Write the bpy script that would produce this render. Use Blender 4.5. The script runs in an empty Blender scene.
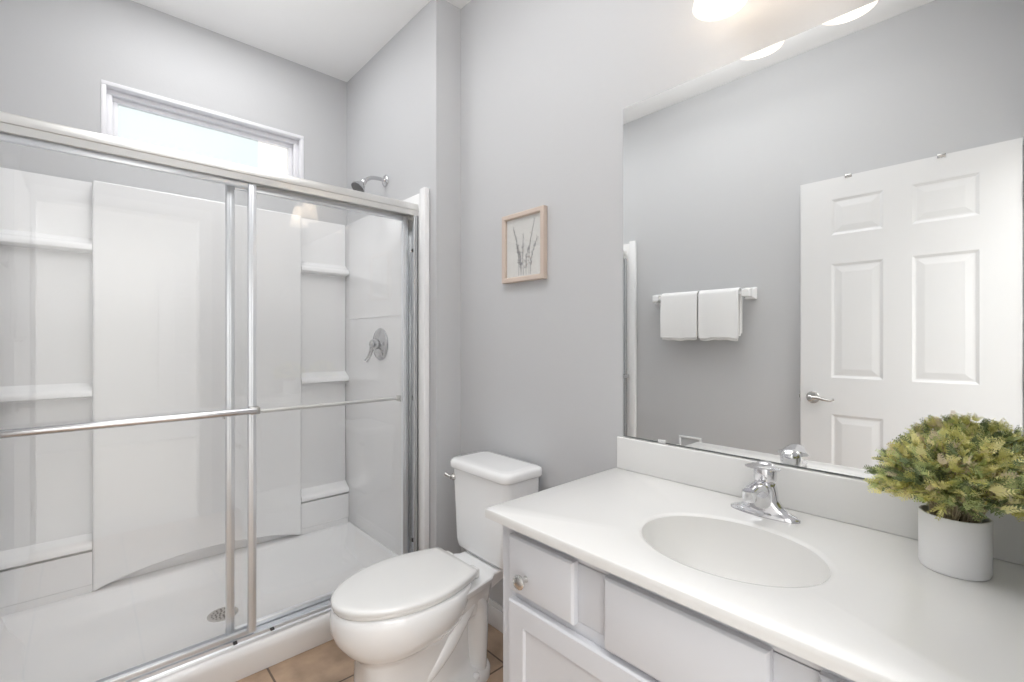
import bpy, bmesh, math, random
from mathutils import Vector, Matrix
random.seed(7)
PI = math.pi
S = bpy.context.scene
C = S.collection

# ------------------------------------------------------------------ camera, world, exposure
CAM_H = 1.21
cd = bpy.data.cameras.new('camera'); cam = bpy.data.objects.new('camera', cd); C.objects.link(cam)
cam.location = (0, 0, CAM_H); cam.rotation_euler = (PI/2, 0, math.radians(47.55))
cd.sensor_width = 36; cd.lens = 467.5*36/1024; cd.shift_y = -1.5/1024; cd.clip_start = 0.01
S.camera = cam
S.view_settings.view_transform = 'Standard'; S.view_settings.look = 'None'
S.view_settings.gamma = 1; S.view_settings.use_curve_mapping = False
S.view_settings.exposure = 0.57
W = bpy.data.worlds.new('world'); S.world = W; W.use_nodes = True
bg = W.node_tree.nodes['Background']; bg.inputs[0].default_value = (0.86, 0.965, 1, 1); bg.inputs[1].default_value = 1.15

YM = 1.283      # mirror wall
YF = -0.265     # towel wall
XR = 0.032      # doorway wall
XB = -2.706     # window wall
ZC = 2.735      # ceiling
XJ, YJ = -1.753, 1.149   # corner where the shower wall steps forward

def area(name, loc, rot, sx, sy, power, col=(1, 1, 1)):
    l = bpy.data.lights.new(name, 'AREA'); l.shape = 'RECTANGLE'; l.size = sx; l.size_y = sy
    l.energy = power; l.color = col
    o = bpy.data.objects.new(name, l); C.objects.link(o); o.location = loc; o.rotation_euler = rot
    return o
# added fill lights without fixtures: bathroom (over the open floor), shower, and the bedroom beyond the doorway
area('bathroom_added_fill', (-1.00, 0.47, ZC-0.012), (0, 0, 0), 1.3, 0.8, 3.4, (1, 1, 1))  # added soft downward fill; no lamp is known here
area('bathroom_added_upfill', (-1.0, 0.45, 2.56), (PI, 0, 0), 1.1, 0.6, 6.8, (1, 1, 1))  # added upward fill to brighten the ceiling and even out the room
area('shower_added_fill', (-2.2, 0.42, ZC-0.012), (0, 0, 0), 0.45, 0.7, 4.0, (1, 1, 1))  # added fill over the shower, no real lamp behind it
area('shower_added_upfill', (-2.2, 0.42, 2.36), (PI, 0, 0), 0.5, 0.8, 0.42, (1, 1, 1))  # added faint upward fill for the shower ceiling
area('bedroom_added_fill', (1.5, 0.25, 2.70), (0, 0, 0), 2.2, 2.4, 78, (1, 0.998, 0.995))  # added fill reaching in through the doorway, unseen source
S.cycles.max_bounces = 16; S.cycles.diffuse_bounces = 10; S.cycles.glossy_bounces = 8; S.cycles.transparent_max_bounces = 24
S.cycles.sample_clamp_indirect = 6

# ------------------------------------------------------------------ materials
def mat(name, col, rough=0.5, metal=0.0, coat=0.0, bump=0, bscale=200, spec=0.5, emit=None, es=0, trans=0, sheen=0, sss=0):
    m = bpy.data.materials.new(name); m.use_nodes = True; n = m.node_tree.nodes; L = m.node_tree.links
    b = n['Principled BSDF']
    b.inputs['Base Color'].default_value = (*col, 1); b.inputs['Roughness'].default_value = rough
    b.inputs['Metallic'].default_value = metal; b.inputs['Coat Weight'].default_value = coat
    b.inputs['Coat Roughness'].default_value = 0.05
    b.inputs['Specular IOR Level'].default_value = spec
    b.inputs['Transmission Weight'].default_value = trans
    b.inputs['Sheen Weight'].default_value = sheen
    if emit: b.inputs['Emission Color'].default_value = (*emit, 1); b.inputs['Emission Strength'].default_value = es
    if bump:
        t = n.new('ShaderNodeTexNoise'); t.inputs['Scale'].default_value = bscale; t.inputs['Detail'].default_value = 3
        tc = n.new('ShaderNodeTexCoord'); L.new(tc.outputs['Object'], t.inputs['Vector'])
        bp = n.new('ShaderNodeBump'); bp.inputs['Strength'].default_value = bump; bp.inputs['Distance'].default_value = 0.002
        L.new(t.outputs['Fac'], bp.inputs['Height']); L.new(bp.outputs['Normal'], b.inputs['Normal'])
    return m
M = {}
M['wall'] = mat('wall_paint', (0.555, 0.559, 0.570), 0.6, bump=0.12, bscale=90, spec=0.3)
M['ceil'] = mat('ceiling_paint', (0.87, 0.87, 0.87), 0.8, bump=0.1, bscale=120, spec=0.2)
M['trim'] = mat('trim_paint', (0.80, 0.80, 0.805), 0.35)
M['door'] = mat('door_paint', (0.74, 0.74, 0.745), 0.38)
M['cab'] = mat('cabinet_paint', (0.66, 0.67, 0.705), 0.38)
M['counter'] = mat('cultured_marble', (0.765, 0.762, 0.752), 0.22, coat=0.25)
M['fiber'] = mat('fiberglass', (0.84, 0.84, 0.845), 0.22, coat=0.3)
M['porc'] = mat('porcelain', (0.87, 0.875, 0.88), 0.10, coat=0.6)
M['seat'] = mat('toilet_seat_plastic', (0.80, 0.80, 0.79), 0.10, coat=0.4)
M['chrome'] = mat('chrome', (0.80, 0.80, 0.82), 0.07, 1)
M['steel'] = mat('shower_chrome', (0.60, 0.60, 0.61), 0.16, 1)
M['nickel'] = mat('brushed_nickel', (0.62, 0.61, 0.59), 0.24, 1)
M['alum'] = mat('polished_aluminium', (0.79, 0.81, 0.84), 0.30, 0.72)
M['alumsat'] = mat('satin_aluminium', (0.74, 0.735, 0.72), 0.30, 0.85)
M['dark'] = mat('dark_rubber', (0.05, 0.05, 0.05), 0.6)
M['mirror'] = mat('mirror_silver', (0.925, 0.935, 0.93), 0.0, 1)
M['mirroredge'] = mat('mirror_edge', (0.20, 0.22, 0.21), 0.3)
M['towel'] = mat('towel_cotton', (0.86, 0.86, 0.86), 0.95, bump=0.9, bscale=420, spec=0.1, sheen=0.3)
M['pot'] = mat('white_ceramic_pot', (0.86, 0.86, 0.865), 0.45)
M['soil'] = mat('dark_soil', (0.035, 0.03, 0.025), 0.95, bump=1, bscale=150)
M['stem'] = mat('pale_stem', (0.42, 0.35, 0.24), 0.7)
M['wood'] = mat('pale_wood', (0.60, 0.50, 0.43), 0.5)
M['paper'] = mat('print_paper', (0.74, 0.735, 0.71), 0.8)
M['ink'] = mat('grey_ink', (0.28, 0.28, 0.30), 0.8)
M['ink2'] = mat('brown_ink', (0.42, 0.36, 0.32), 0.8)
def shade_mat():
    m = bpy.data.materials.new('frosted_glass_shade'); m.use_nodes = True; n = m.node_tree.nodes; L = m.node_tree.links
    n.clear(); out = n.new('ShaderNodeOutputMaterial')
    d = n.new('ShaderNodeBsdfDiffuse'); d.inputs[0].default_value = (0.80, 0.74, 0.66, 1)
    t = n.new('ShaderNodeBsdfTranslucent'); t.inputs[0].default_value = (0.80, 0.74, 0.66, 1)
    g = n.new('ShaderNodeBsdfGlossy'); g.inputs['Roughness'].default_value = 0.2
    a = n.new('ShaderNodeMixShader'); a.inputs[0].default_value = 0.75; c = n.new('ShaderNodeMixShader'); c.inputs[0].default_value = 0.05
    L.new(d.outputs[0], a.inputs[1]); L.new(t.outputs[0], a.inputs[2]); L.new(a.outputs[0], c.inputs[1]); L.new(g.outputs[0], c.inputs[2]); e = n.new('ShaderNodeEmission'); e.inputs[0].default_value = (1, 0.94, 0.86, 1); e.inputs[1].default_value = 0.45
    ad = n.new('ShaderNodeAddShader'); L.new(c.outputs[0], ad.inputs[0]); L.new(e.outputs[0], ad.inputs[1]); L.new(ad.outputs[0], out.inputs[0])
    return m
M['shade'] = shade_mat()
M['bulb'] = mat('bulb_glow', (1, 1, 1), 0.3, emit=(1, 0.965, 0.91), es=12)
M['vinyl'] = mat('white_vinyl', (0.80, 0.80, 0.83), 0.3)
M['bedwall'] = mat('bedroom_wall_paint', (0.78, 0.78, 0.77), 0.7)
M['carpet'] = mat('carpet', (0.62, 0.60, 0.57), 0.95, bump=0.8, bscale=300)
GREENS = [mat('leaf_yellow_green', (0.70, 0.68, 0.26), 0.65), mat('leaf_light_green', (0.54, 0.60, 0.27), 0.65),
          mat('leaf_dark_green', (0.24, 0.30, 0.15), 0.7), mat('leaf_pale_tan', (0.76, 0.66, 0.48), 0.7),
          mat('leaf_lemon', (0.86, 0.81, 0.40), 0.6)]
# thin clear glass: fresnel mix of a mirror-like coat and clear transmission
def thin_glass(name, tint, ior=1.5, extra=0.0, veil=0.0):
    m = bpy.data.materials.new(name); m.use_nodes = True; n = m.node_tree.nodes; L = m.node_tree.links
    n.clear(); out = n.new('ShaderNodeOutputMaterial')
    tr = n.new('ShaderNodeBsdfTransparent'); tr.inputs[0].default_value = (*tint, 1)
    gl = n.new('ShaderNodeBsdfGlossy'); gl.inputs['Roughness'].default_value = 0.0
    lw = n.new('ShaderNodeLayerWeight'); lw.inputs['Blend'].default_value = 0.5
    pw = n.new('ShaderNodeMath'); pw.operation = 'POWER'; pw.inputs[1].default_value = 5.0
    fr = n.new('ShaderNodeMath'); fr.operation = 'MULTIPLY_ADD'; fr.inputs[1].default_value = 0.955; fr.inputs[2].default_value = 0.055
    L.new(lw.outputs['Facing'], pw.inputs[0]); L.new(pw.outputs[0], fr.inputs[0])
    mx = n.new('ShaderNodeMixShader')
    L.new(fr.outputs[0], mx.inputs[0]); L.new(tr.outputs[0], mx.inputs[1]); L.new(gl.outputs[0], mx.inputs[2])
    L.new(mx.outputs[0], out.inputs[0])
    return m
M['glass'] = thin_glass('clear_shower_glass', (0.996, 0.998, 0.997))
M['pglass'] = thin_glass('picture_glass', (0.99, 0.99, 0.99))
def frosted(name, tint):
    m = bpy.data.materials.new(name); m.use_nodes = True; n = m.node_tree.nodes; L = m.node_tree.links
    n.clear(); out = n.new('ShaderNodeOutputMaterial')
    tr = n.new('ShaderNodeBsdfTransparent'); tr.inputs[0].default_value = (*tint, 1)
    gl = n.new('ShaderNodeBsdfGlossy'); gl.inputs['Roughness'].default_value = 0.1
    mx = n.new('ShaderNodeMixShader'); mx.inputs[0].default_value = 0.01
    tn = n.new('ShaderNodeBsdfTranslucent'); tn.inputs[0].default_value = (*tint, 1)
    m2 = n.new('ShaderNodeMixShader'); m2.inputs[0].default_value = 0.08
    L.new(tr.outputs[0], m2.inputs[1]); L.new(tn.outputs[0], m2.inputs[2])
    L.new(m2.outputs[0], mx.inputs[1]); L.new(gl.outputs[0], mx.inputs[2]); L.new(mx.outputs[0], out.inputs[0])
    return m
M['pane_tint'] = frosted('tinted_window_glass', (0.80, 0.79, 0.778))
M['pane_clear'] = frosted('clear_window_glass', (0.95, 0.90, 0.87))
# floor tile: square ceramic tiles in mottled brown with darker grout
def tile_mat():
    m = bpy.data.materials.new('floor_tile'); m.use_nodes = True; n = m.node_tree.nodes; L = m.node_tree.links
    b = n['Principled BSDF']; tc = n.new('ShaderNodeTexCoord')
    mp = n.new('ShaderNodeMapping'); mp.inputs['Location'].default_value = (1.30, -0.497+0.33*3, 0)
    L.new(tc.outputs['Object'], mp.inputs[0])
    br = n.new('ShaderNodeTexBrick'); br.offset = 0.0; br.inputs['Scale'].default_value = 1
    br.inputs['Brick Width'].default_value = 0.33; br.inputs['Row Height'].default_value = 0.33
    br.inputs['Mortar Size'].default_value = 0.004; br.inputs['Mortar Smooth'].default_value = 0.2
    br.inputs['Color1'].default_value = (0.43, 0.315, 0.225, 1); br.inputs['Color2'].default_value = (0.47, 0.35, 0.255, 1)
    br.inputs['Mortar'].default_value = (0.13, 0.095, 0.07, 1)
    L.new(mp.outputs[0], br.inputs['Vector'])
    ns = n.new('ShaderNodeTexNoise'); ns.inputs['Scale'].default_value = 9; ns.inputs['Detail'].default_value = 6
    L.new(tc.outputs['Object'], ns.inputs['Vector'])
    rp = n.new('ShaderNodeValToRGB'); rp.color_ramp.elements[0].color = (0.72, 0.70, 0.68, 1); rp.color_ramp.elements[1].color = (1.25, 1.22, 1.2, 1)
    rp.color_ramp.elements[0].position = 0.3; rp.color_ramp.elements[1].position = 0.7
    L.new(ns.outputs['Fac'], rp.inputs[0])
    mx = n.new('ShaderNodeMix'); mx.data_type = 'RGBA'; mx.blend_type = 'MULTIPLY'; mx.inputs[0].default_value = 1
    L.new(br.outputs['Color'], mx.inputs[6]); L.new(rp.outputs[0], mx.inputs[7]); L.new(mx.outputs[2], b.inputs['Base Color'])
    b.inputs['Roughness'].default_value = 0.35
    bp = n.new('ShaderNodeBump'); bp.invert = True; bp.inputs['Strength'].default_value = 0.5; bp.inputs['Distance'].default_value = 0.003
    L.new(br.outputs['Fac'], bp.inputs['Height']); L.new(bp.outputs['Normal'], b.inputs['Normal'])
    return m
M['tile'] = tile_mat()

# ------------------------------------------------------------------ mesh helpers
def nb(): return bmesh.new()
def bx(bm, x0, x1, y0, y1, z0, z1, bev=0.0, seg=2, mi=0):
    x0, x1 = sorted((x0, x1)); y0, y1 = sorted((y0, y1)); z0, z1 = sorted((z0, z1))
    t = bmesh.new()
    bmesh.ops.create_cube(t, size=1)
    for v in t.verts:
        v.co = Vector((x0+(v.co.x+.5)*(x1-x0), y0+(v.co.y+.5)*(y1-y0), z0+(v.co.z+.5)*(z1-z0)))
    if bev: bmesh.ops.bevel(t, geom=list(t.edges), offset=bev, segments=seg, profile=0.5, affect='EDGES')
    merge(bm, t, mi)
    return bm
def merge(bm, t, mi=0, mtx=None):
    vm = {}
    for v in t.verts: vm[v] = bm.verts.new(mtx @ v.co if mtx else v.co)
    for f in t.faces:
        try:
            g = bm.faces.new([vm[v] for v in f.verts]); g.material_index = mi if mi else f.material_index
        except ValueError: pass
    t.free()
def loft(bm, rings, cap0=True, cap1=True, closed=True, mi=0):
    R = [[bm.verts.new(p) for p in r] for r in rings]
    n = len(R[0])
    for a, b in zip(R, R[1:]):
        for i in range(n if closed else n-1):
            j = (i+1) % n
            f = bm.faces.new((a[i], a[j], b[j], b[i])); f.material_index = mi
    if cap0: bm.faces.new(list(reversed(R[0]))).material_index = mi
    if cap1: bm.faces.new(R[-1]).material_index = mi
    return R
def lathe(bm, prof, base=(0, 0, 0), axis=(0, 0, 1), n=32, mi=0, cap0=True, cap1=True):
    q = Vector((0, 0, 1)).rotation_difference(Vector(axis).normalized()); b = Vector(base)
    rings = [[b + q @ Vector((r*math.cos(2*PI*i/n), r*math.sin(2*PI*i/n), z)) for i in range(n)] for r, z in prof]
    return loft(bm, rings, cap0, cap1, mi=mi)
def smooth_path(pts, k=6):
    out = []
    P = [Vector(p) for p in pts]; P = [P[0]*2-P[1]] + P + [P[-1]*2-P[-2]]
    for i in range(1, len(P)-2):
        for s in range(k):
            t = s/k; a, b, c, d = P[i-1:i+3]
            out.append(.5*((2*b)+(-a+c)*t+(2*a-5*b+4*c-d)*t*t+(-a+3*b-3*c+d)*t**3))
    out.append(P[-2]); return out
def tube(bm, pts, rad, n=12, k=0, mi=0, sx=1.0, up=(0, 0, 1)):
    P = smooth_path(pts, k) if k else [Vector(p) for p in pts]
    m = len(P)
    if not hasattr(rad, '__len__'): rad = [rad]*m
    elif len(rad) != m:
        rr = []
        for i in range(m):
            t = i/(m-1)*(len(rad)-1); a = min(int(t), len(rad)-2); rr.append(rad[a]+(rad[a+1]-rad[a])*(t-a))
        rad = rr
    rings = []; N = None
    for i, p in enumerate(P):
        T = (P[min(i+1, m-1)]-P[max(i-1, 0)]).normalized()
        if N is None:
            N = Vector(up) if abs(T.dot(Vector(up))) < .95 else Vector((1, 0, 0))
        N = (N - T*N.dot(T)).normalized(); B = T.cross(N)
        rings.append([p + rad[i]*(N*math.cos(2*PI*j/n)+B*sx*math.sin(2*PI*j/n)) for j in range(n)])
    return loft(bm, rings, mi=mi)
def obj(name, bm, m, parent=None, smooth=True, ang=40, bev=0.0, sub=0):
    bmesh.ops.recalc_face_normals(bm, faces=bm.faces)
    me = bpy.data.meshes.new(name); bm.to_mesh(me); bm.free()
    for x in (m if isinstance(m, (list, tuple)) else [m]): me.materials.append(x)
    o = bpy.data.objects.new(name, me); C.objects.link(o)
    if smooth:
        me.polygons.foreach_set('use_smooth', [True]*len(me.polygons))
        me.set_sharp_from_angle(angle=math.radians(ang))
    if bev:
        md = o.modifiers.new('bevel', 'BEVEL'); md.width = bev; md.segments = 2; md.limit_method = 'ANGLE'
    if sub:
        md = o.modifiers.new('subdivision', 'SUBSURF'); md.levels = sub; md.render_levels = sub
    if parent:
        o.parent = parent; o.matrix_parent_inverse = parent_world(parent).inverted()
    return o
def parent_world(p):
    # meshes are built in world coordinates, so only an Empty root carries an offset
    return Matrix.Translation(p.location) if p.type == 'EMPTY' else Matrix()
def thing(name, label, cat, loc=(0, 0, 0), group=None):
    o = bpy.data.objects.new(name, None); C.objects.link(o); o.empty_display_size = 0.05
    o.location = loc
    o['label'] = label; o['category'] = cat
    if group: o['group'] = group
    return o
def tag(o, label, cat, group=None):
    o['label'] = label; o['category'] = cat
    if group: o['group'] = group
    return o
def struct(name, bm, m, parent=None, label=None, **k):
    o = obj(name, bm, m, parent, **k)
    if not parent:
        o['kind'] = 'structure'
        if label: o['label'] = label; 
    return o
def ell(cx, cy, a, b, z, n=48, e=2.0):
    r = []
    for i in range(n):
        t = 2*PI*i/n; c, s = math.cos(t), math.sin(t)
        r.append(Vector((cx+a*math.copysign(abs(c)**(2/e), c), cy+b*math.copysign(abs(s)**(2/e), s), z)))
    return r
def box_obj(name, dims, m, parent=None, bev=0.0):
    b = nb(); bx(b, *dims, bev=bev); return obj(name, b, m, parent)

# ------------------------------------------------------------------ room shell
T = 0.12
b = nb(); bx(b, XB-T, XR, YF-T, YM+T, -0.1, 0)
struct('floor', b, M['tile'], label='brown ceramic tile floor')
b = nb(); bx(b, XB-T, XR+T, YF-T, YM+T, ZC, ZC+0.1)
struct('ceiling', b, M['ceil'], label='white ceiling of the bathroom')
b = nb(); bx(b, XJ-0.02, XR, YM, YM+T, 0, ZC)
bx(b, XB, XJ, YJ, YM+T, 0, ZC)                      # thicker stretch behind the shower head
struct('wall_back', b, M['wall'], smooth=False, label='light grey wall behind toilet, mirror and shower head')
b = nb(); bx(b, XB-T, XR, YF-T, YF, 0, ZC)
struct('wall_front', b, M['wall'], smooth=False, label='light grey wall with the towel bar, seen in the mirror')
# window wall with a hole
WY0, WY1, WZ0, WZ1 = 0.053, 0.902, 2.01, 2.342
b = nb()
bx(b, XB-T, XB, YF, WY0, 0, ZC); bx(b, XB-T, XB, WY1, YM+T, 0, ZC)
bx(b, XB-T, XB, WY0, WY1, 0, WZ0); bx(b, XB-T, XB, WY0, WY1, WZ1, ZC)
struct('wall_left', b, M['wall'], smooth=False, label='light grey wall with the small high window above the shower')
# doorway wall
DY0, DY1, DZ = -0.225, 0.60, 2.045
b = nb()
bx(b, XR, XR+T, YF-T, DY0, 0, ZC); bx(b, XR, XR+T, DY1, YM+T, 0, ZC); bx(b, XR, XR+T, DY0, DY1, DZ, ZC)
struct('wall_right', b, M['wall'], smooth=False, label='light grey wall with the open doorway')
# bedroom beyond the doorway
b = nb(); bx(b, XR, 3.2, -1.6, 2.4, -0.1, -0.001); struct('floor_bedroom', b, M['carpet'], label='beige carpet beyond the doorway')
b = nb(); bx(b, XR+T, 3.2, -1.6, 2.4, ZC, ZC+0.1); struct('ceiling_bedroom', b, M['ceil'], label='bedroom ceiling')
b = nb(); bx(b, 3.2, 3.3, -1.7, 2.5, 0, ZC); bx(b, XR+T, 3.2, -1.7, -1.6, 0, ZC); bx(b, XR+T, 3.2, 2.4, 2.5, 0, ZC)
bx(b, XR, XR+T, -1.7, YF-T, 0, ZC); bx(b, XR, XR+T, YM+T, 2.5, 0, ZC)
struct('wall_bedroom', b, M['bedwall'], smooth=False, label='bedroom walls beyond the doorway')

# window frame: casing set in the opening, stepped vinyl frame, two panes
def ring_frame(bm, x0, x1, ya, yb, za, zb, w, bev=0.003):
    bx(bm, x0, x1, ya, yb, zb-w, zb, bev); bx(bm, x0, x1, ya, yb, za, za+w, bev)
    bx(bm, x0, x1, ya, ya+w, za+w, zb-w, bev); bx(bm, x0, x1, yb-w, yb, za+w, zb-w, bev)
b = nb()
ring_frame(b, XB-0.085, XB+0.004, WY0, WY1, WZ0, WZ1, 0.018)
ring_frame(b, XB-0.085, XB-0.035, WY0+.018, WY1-.018, WZ0+.018, WZ1-.018, 0.022)
w = struct('window_1', b, M['vinyl'], label='small high horizontal window with white vinyl frame')
b = nb(); ring_frame(b, XB-0.095, XB-0.060, WY0+.040, WY1-.040, WZ0+.040, WZ1-.040, 0.020); obj('window_sash', b, M['vinyl'], w)
ys = 0.690
box_obj('tinted_pane', (XB-0.080, XB-0.074, WY0+.05, ys, WZ0+.05, WZ1-.05), M['pane_tint'], w)
box_obj('clear_pane', (XB-0.080, XB-0.074, ys+.001, WY1-.05, WZ0+.05, WZ1-.05), M['pane_clear'], w)

# baseboards
def baseboard(name, segs):
    b = nb()
    for (x0, y0, x1, y1) in segs:
        bx(b, x0, x1, y0, y1, 0.001, 0.085, 0.002)
        cx0, cx1, cy0, cy1 = x0, x1, y0, y1
        bx(b, cx0, cx1, cy0 if abs(x1-x0) < .02 else (y0+.005 if y1 > 1 else y0), cy1 if y1 > 1 else (y1-.005 if abs(x1-x0) > .02 else y1), 0.085, 0.103, 0.002)
    return struct(name, b, M['trim'], label='white painted baseboard')
baseboard('baseboard_back', [(XJ+0.013, YM-0.014, -0.87, YM-0.001)])
b = nb(); bx(b, XJ+0.001, XJ+0.014, YJ, YM-0.015, 0.001, 0.100, 0.003); struct('baseboard_left', b, M['trim'], label='short white baseboard beside the toilet tank')
baseboard('baseboard_front', [(-1.80, YF+0.001, -0.02, YF+0.014)])
# doorway casing (both jamb lining and flat casing with a raised edge)
b = nb()
bx(b, XR-0.0, XR+T, DY0, DY0+0.018, 0, DZ, .001); bx(b, XR-0.0, XR+T, DY1-0.018, DY1, 0, DZ, .001); bx(b, XR, XR+T, DY0+.018, DY1-.018, DZ-0.018, DZ, .001)
bx(b, XR-0.012, XR-.0005, DY1-0.006, DY1+0.052, 0.001, DZ+0.052, .003)
bx(b, XR-0.012, XR-.0005, DY0, DY1-0.006, DZ-0.006, DZ+0.052, .003)
bx(b, XR-0.017, XR-0.012, DY1+0.036, DY1+0.052, 0.001, DZ+0.052, .002)
bx(b, XR+T+.0005, XR+T+.012, DY0-.052, DY0+.006, 0.001, DZ+.052, .003); bx(b, XR+T+.0005, XR+T+.012, DY1-.006, DY1+.052, 0.001, DZ+.052, .003)
struct('trim_1', b, M['trim'], label='white casing round the open doorway')

# ------------------------------------------------------------------ six-panel door, standing open against the towel wall
DX0, DX1, DFY, DBY = -0.792, 0.0, -0.227, -0.2615
def panel_door(name, x0, x1, yf, yb, z1):
    """slab with six raised panels on the +y face"""
    b = nb(); w = x1-x0
    cols = [(x0+0.140*w/0.80, x0+0.350*w/0.80), (x0+0.455*w/0.80, x0+0.675*w/0.80)]
    rows = [(1.735, 1.915), (1.018, 1.590), (0.24, 0.834)]
    # grid of slab faces with recessed openings
    xs = [x0, cols[0][0], cols[0][1], cols[1][0], cols[1][1], x1]; zs = [0.010, rows[2][0], rows[2][1], rows[1][0], rows[1][1], rows[0][0], rows[0][1], z1]
    bx(b, x0, x1, yb, yf-0.010, 0.010, z1)
    for i in range(5):
        for j in range(7):
            if i in (1, 3) and j in (1, 3, 5):
                a0, a1, c0, c1 = xs[i], xs[i+1], zs[j], zs[j+1]
                steps = [(0, 0), (0.012, -0.0050), (0.018, -0.0050), (0.044, -0.0010)]
                rings = [[Vector((a0+d, yf+h, c0+d)), Vector((a1-d, yf+h, c0+d)), Vector((a1-d, yf+h, c1-d)), Vector((a0+d, yf+h, c1-d))] for d, h in steps]
                loft(b, rings, cap0=False, cap1=True)
            else:
                vs = [b.verts.new(p) for p in ((xs[i], yf, zs[j]), (xs[i+1], yf, zs[j]), (xs[i+1], yf, zs[j+1]), (xs[i], yf, zs[j+1]))]
                b.faces.new(vs)
    bx(b, x0, x0+.001, yf-.010, yf, 0.010, z1); bx(b, x1-.001, x1, yf-.010, yf, 0.010, z1)
    bx(b, x0, x1, yf-.010, yf-.0002, z1-.001, z1); 
    bmesh.ops.remove_doubles(b, verts=b.verts, dist=1e-5)
    o = obj(name, b, M['door'], smooth=False); return o
door = panel_door('door_1', DX0, DX1, DFY, DBY, 2.022)
d2 = panel_door('door_2', -0.4, 0.4, 0.02, -0.014, 2.03); d2.rotation_euler = (0, 0, PI/2); d2.location = (3.165, 1.05, 0)
d2['kind'] = 'structure'; d2['label'] = 'closed white six panel door across the bedroom'
door['kind'] = 'structure'; door['label'] = 'white six panel door standing open, seen in the mirror'
b = nb(); hx, hz = -0.733, 0.912
lathe(b, [(0.030, 0), (0.031, 0.004), (0.027, 0.010), (0.012, 0.013), (0.011, 0.040), (0.0145, 0.043), (0.0145, 0.056), (0.010, 0.060)], (hx, DFY+.0003, hz), (0, 1, 0), 28)
tube(b, [(hx, DFY+.050, hz), (hx+.03, DFY+.052, hz+.003), (hx+.06, DFY+.052, hz-.003), (hx+.085, DFY+.050, hz-.006), (hx+.102, DFY+.048, hz+.002)], [0.0105, 0.009, 0.0075, 0.0065, 0.005], 12, 5)
obj('door_handle', b, M['nickel'], door)
b = nb(); bx(b, DX0-.0035, DX0+.001, -0.254, -0.234, hz-.028, hz+.028, .001); bx(b, DX0-.010, DX0-.003, -0.250, -0.238, hz-.009, hz+.009, .002)
obj('latch_plate', b, M['nickel'], door)
b = nb()
for z in (0.25, 1.05, 1.80):
    lathe(b, [(0.006, -0.045), (0.006, 0.045)], (DX1+.008, DFY+.004, z), n=12)
obj('door_hinge', b, M['nickel'], door)
for hx_ in (-0.582, -0.242):
    b = nb(); bx(b, hx_-.014, hx_+.014, DBY+.0005, DFY+.0025, 2.0235, 2.0265, .0008); bx(b, hx_-.014, hx_+.014, DFY+.0008, DFY+.0035, 2.010, 2.0265, .001)
    tag(obj('over_door_hook', b, M['nickel']), 'small metal hook strap over the top edge of the open door, ' + ('nearer its handle side' if hx_ < -.4 else 'nearer its hinge side'), 'hook', 'hook straps on the door top')

# ------------------------------------------------------------------ shower: moulded fibreglass unit
SX = -2.690; SY0, SY1 = YF+0.002, YJ-0.002; PF = -2.628
ST = 1.880
t = thing('shower_surround', 'white moulded fibreglass shower surround with corner shelves behind the sliding glass doors', 'shower surround', (-2.25, 0.44, 0.0))
# centre panel standing proud of the two shelf recesses, bottom edge arched
IY0, IY1 = SY0+0.018, SY1-0.018
P0, P1 = 0.025, 0.866
b = nb()
N = 24; rings = []
front = []; bot = []
for i in range(N+1):
    s = i/N; y = P0+(P1-P0)*s
    zb = 0.1505+0.062*math.sin(PI*s)**0.8
    front.append((y, zb))
for xx in (PF, SX+0.013):
    rings.append([Vector((xx, y, z)) for y, z in front] + [Vector((xx, P1, ST)), Vector((xx, P0, ST))])
loft(b, rings)
bmesh.ops.recalc_face_normals(b, faces=b.faces)
obj('centre_panel', b, M['fiber'], t, bev=0.008)
b = nb(); bx(b, SX, SX+0.012, IY0, IY1, 0.150, ST, .004); obj('back_panel', b, M['fiber'], t)
for s, (ya, yb) in enumerate(((IY1, SY1), (SY0, IY0))):
    b = nb(); bx(b, SX, -1.806, ya, yb, 0.001, ST, .005)
    if s == 0: bx(b, -1.845, -1.800, ya-0.012, yb, 0.02, ST+.012, .006)
    else: bx(b, -1.845, -1.800, ya, yb+0.012, 0.02, ST+.012, .006)
    obj('side_panel', b, M['fiber'], t)
    # moulded seam across the valve wall
    yy = ya-.0025 if s == 0 else yb
    b = nb(); bx(b, SX+.02, -1.95, yy, yy+.0025, 1.327, 1.330); obj('seam', b, M['fiber'], t)
for side, (ya, yb) in enumerate(((IY0+.0005, P0-.0005), (P1+.0005, IY1-.0005))):
    for zt in (1.594, 0.982, 0.342):
        b = nb()
        # shelf: thick slab with a rounded soft nose, slightly dished
        prof = [(SX+.012, zt+.045), (SX+.030, zt+.030), (PF-.022, zt+.022), (PF-.006, zt+.016), (PF+.001, zt+.004), (PF+.001, zt-.008), (PF-.004, zt-.013), (SX+.012, zt-.018)]
        loft(b, [[Vector((x, y, z)) for x, z in prof] for y in (ya, yb)])
        obj('corner_shelf', b, M['fiber'], t)
    # lower block under the bottom shelf
    b = nb(); prof = [(SX+.012, .321), (PF-.004, .321), (PF-.008, .31), (PF-.006, .186), (PF-.012, .180), (PF-.012, .150), (SX+.012, .150)]
    loft(b, [[Vector((x, y, z)) for x, z in prof] for y in (ya, yb)]); obj('lower_block', b, M['fiber'], t)

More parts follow.
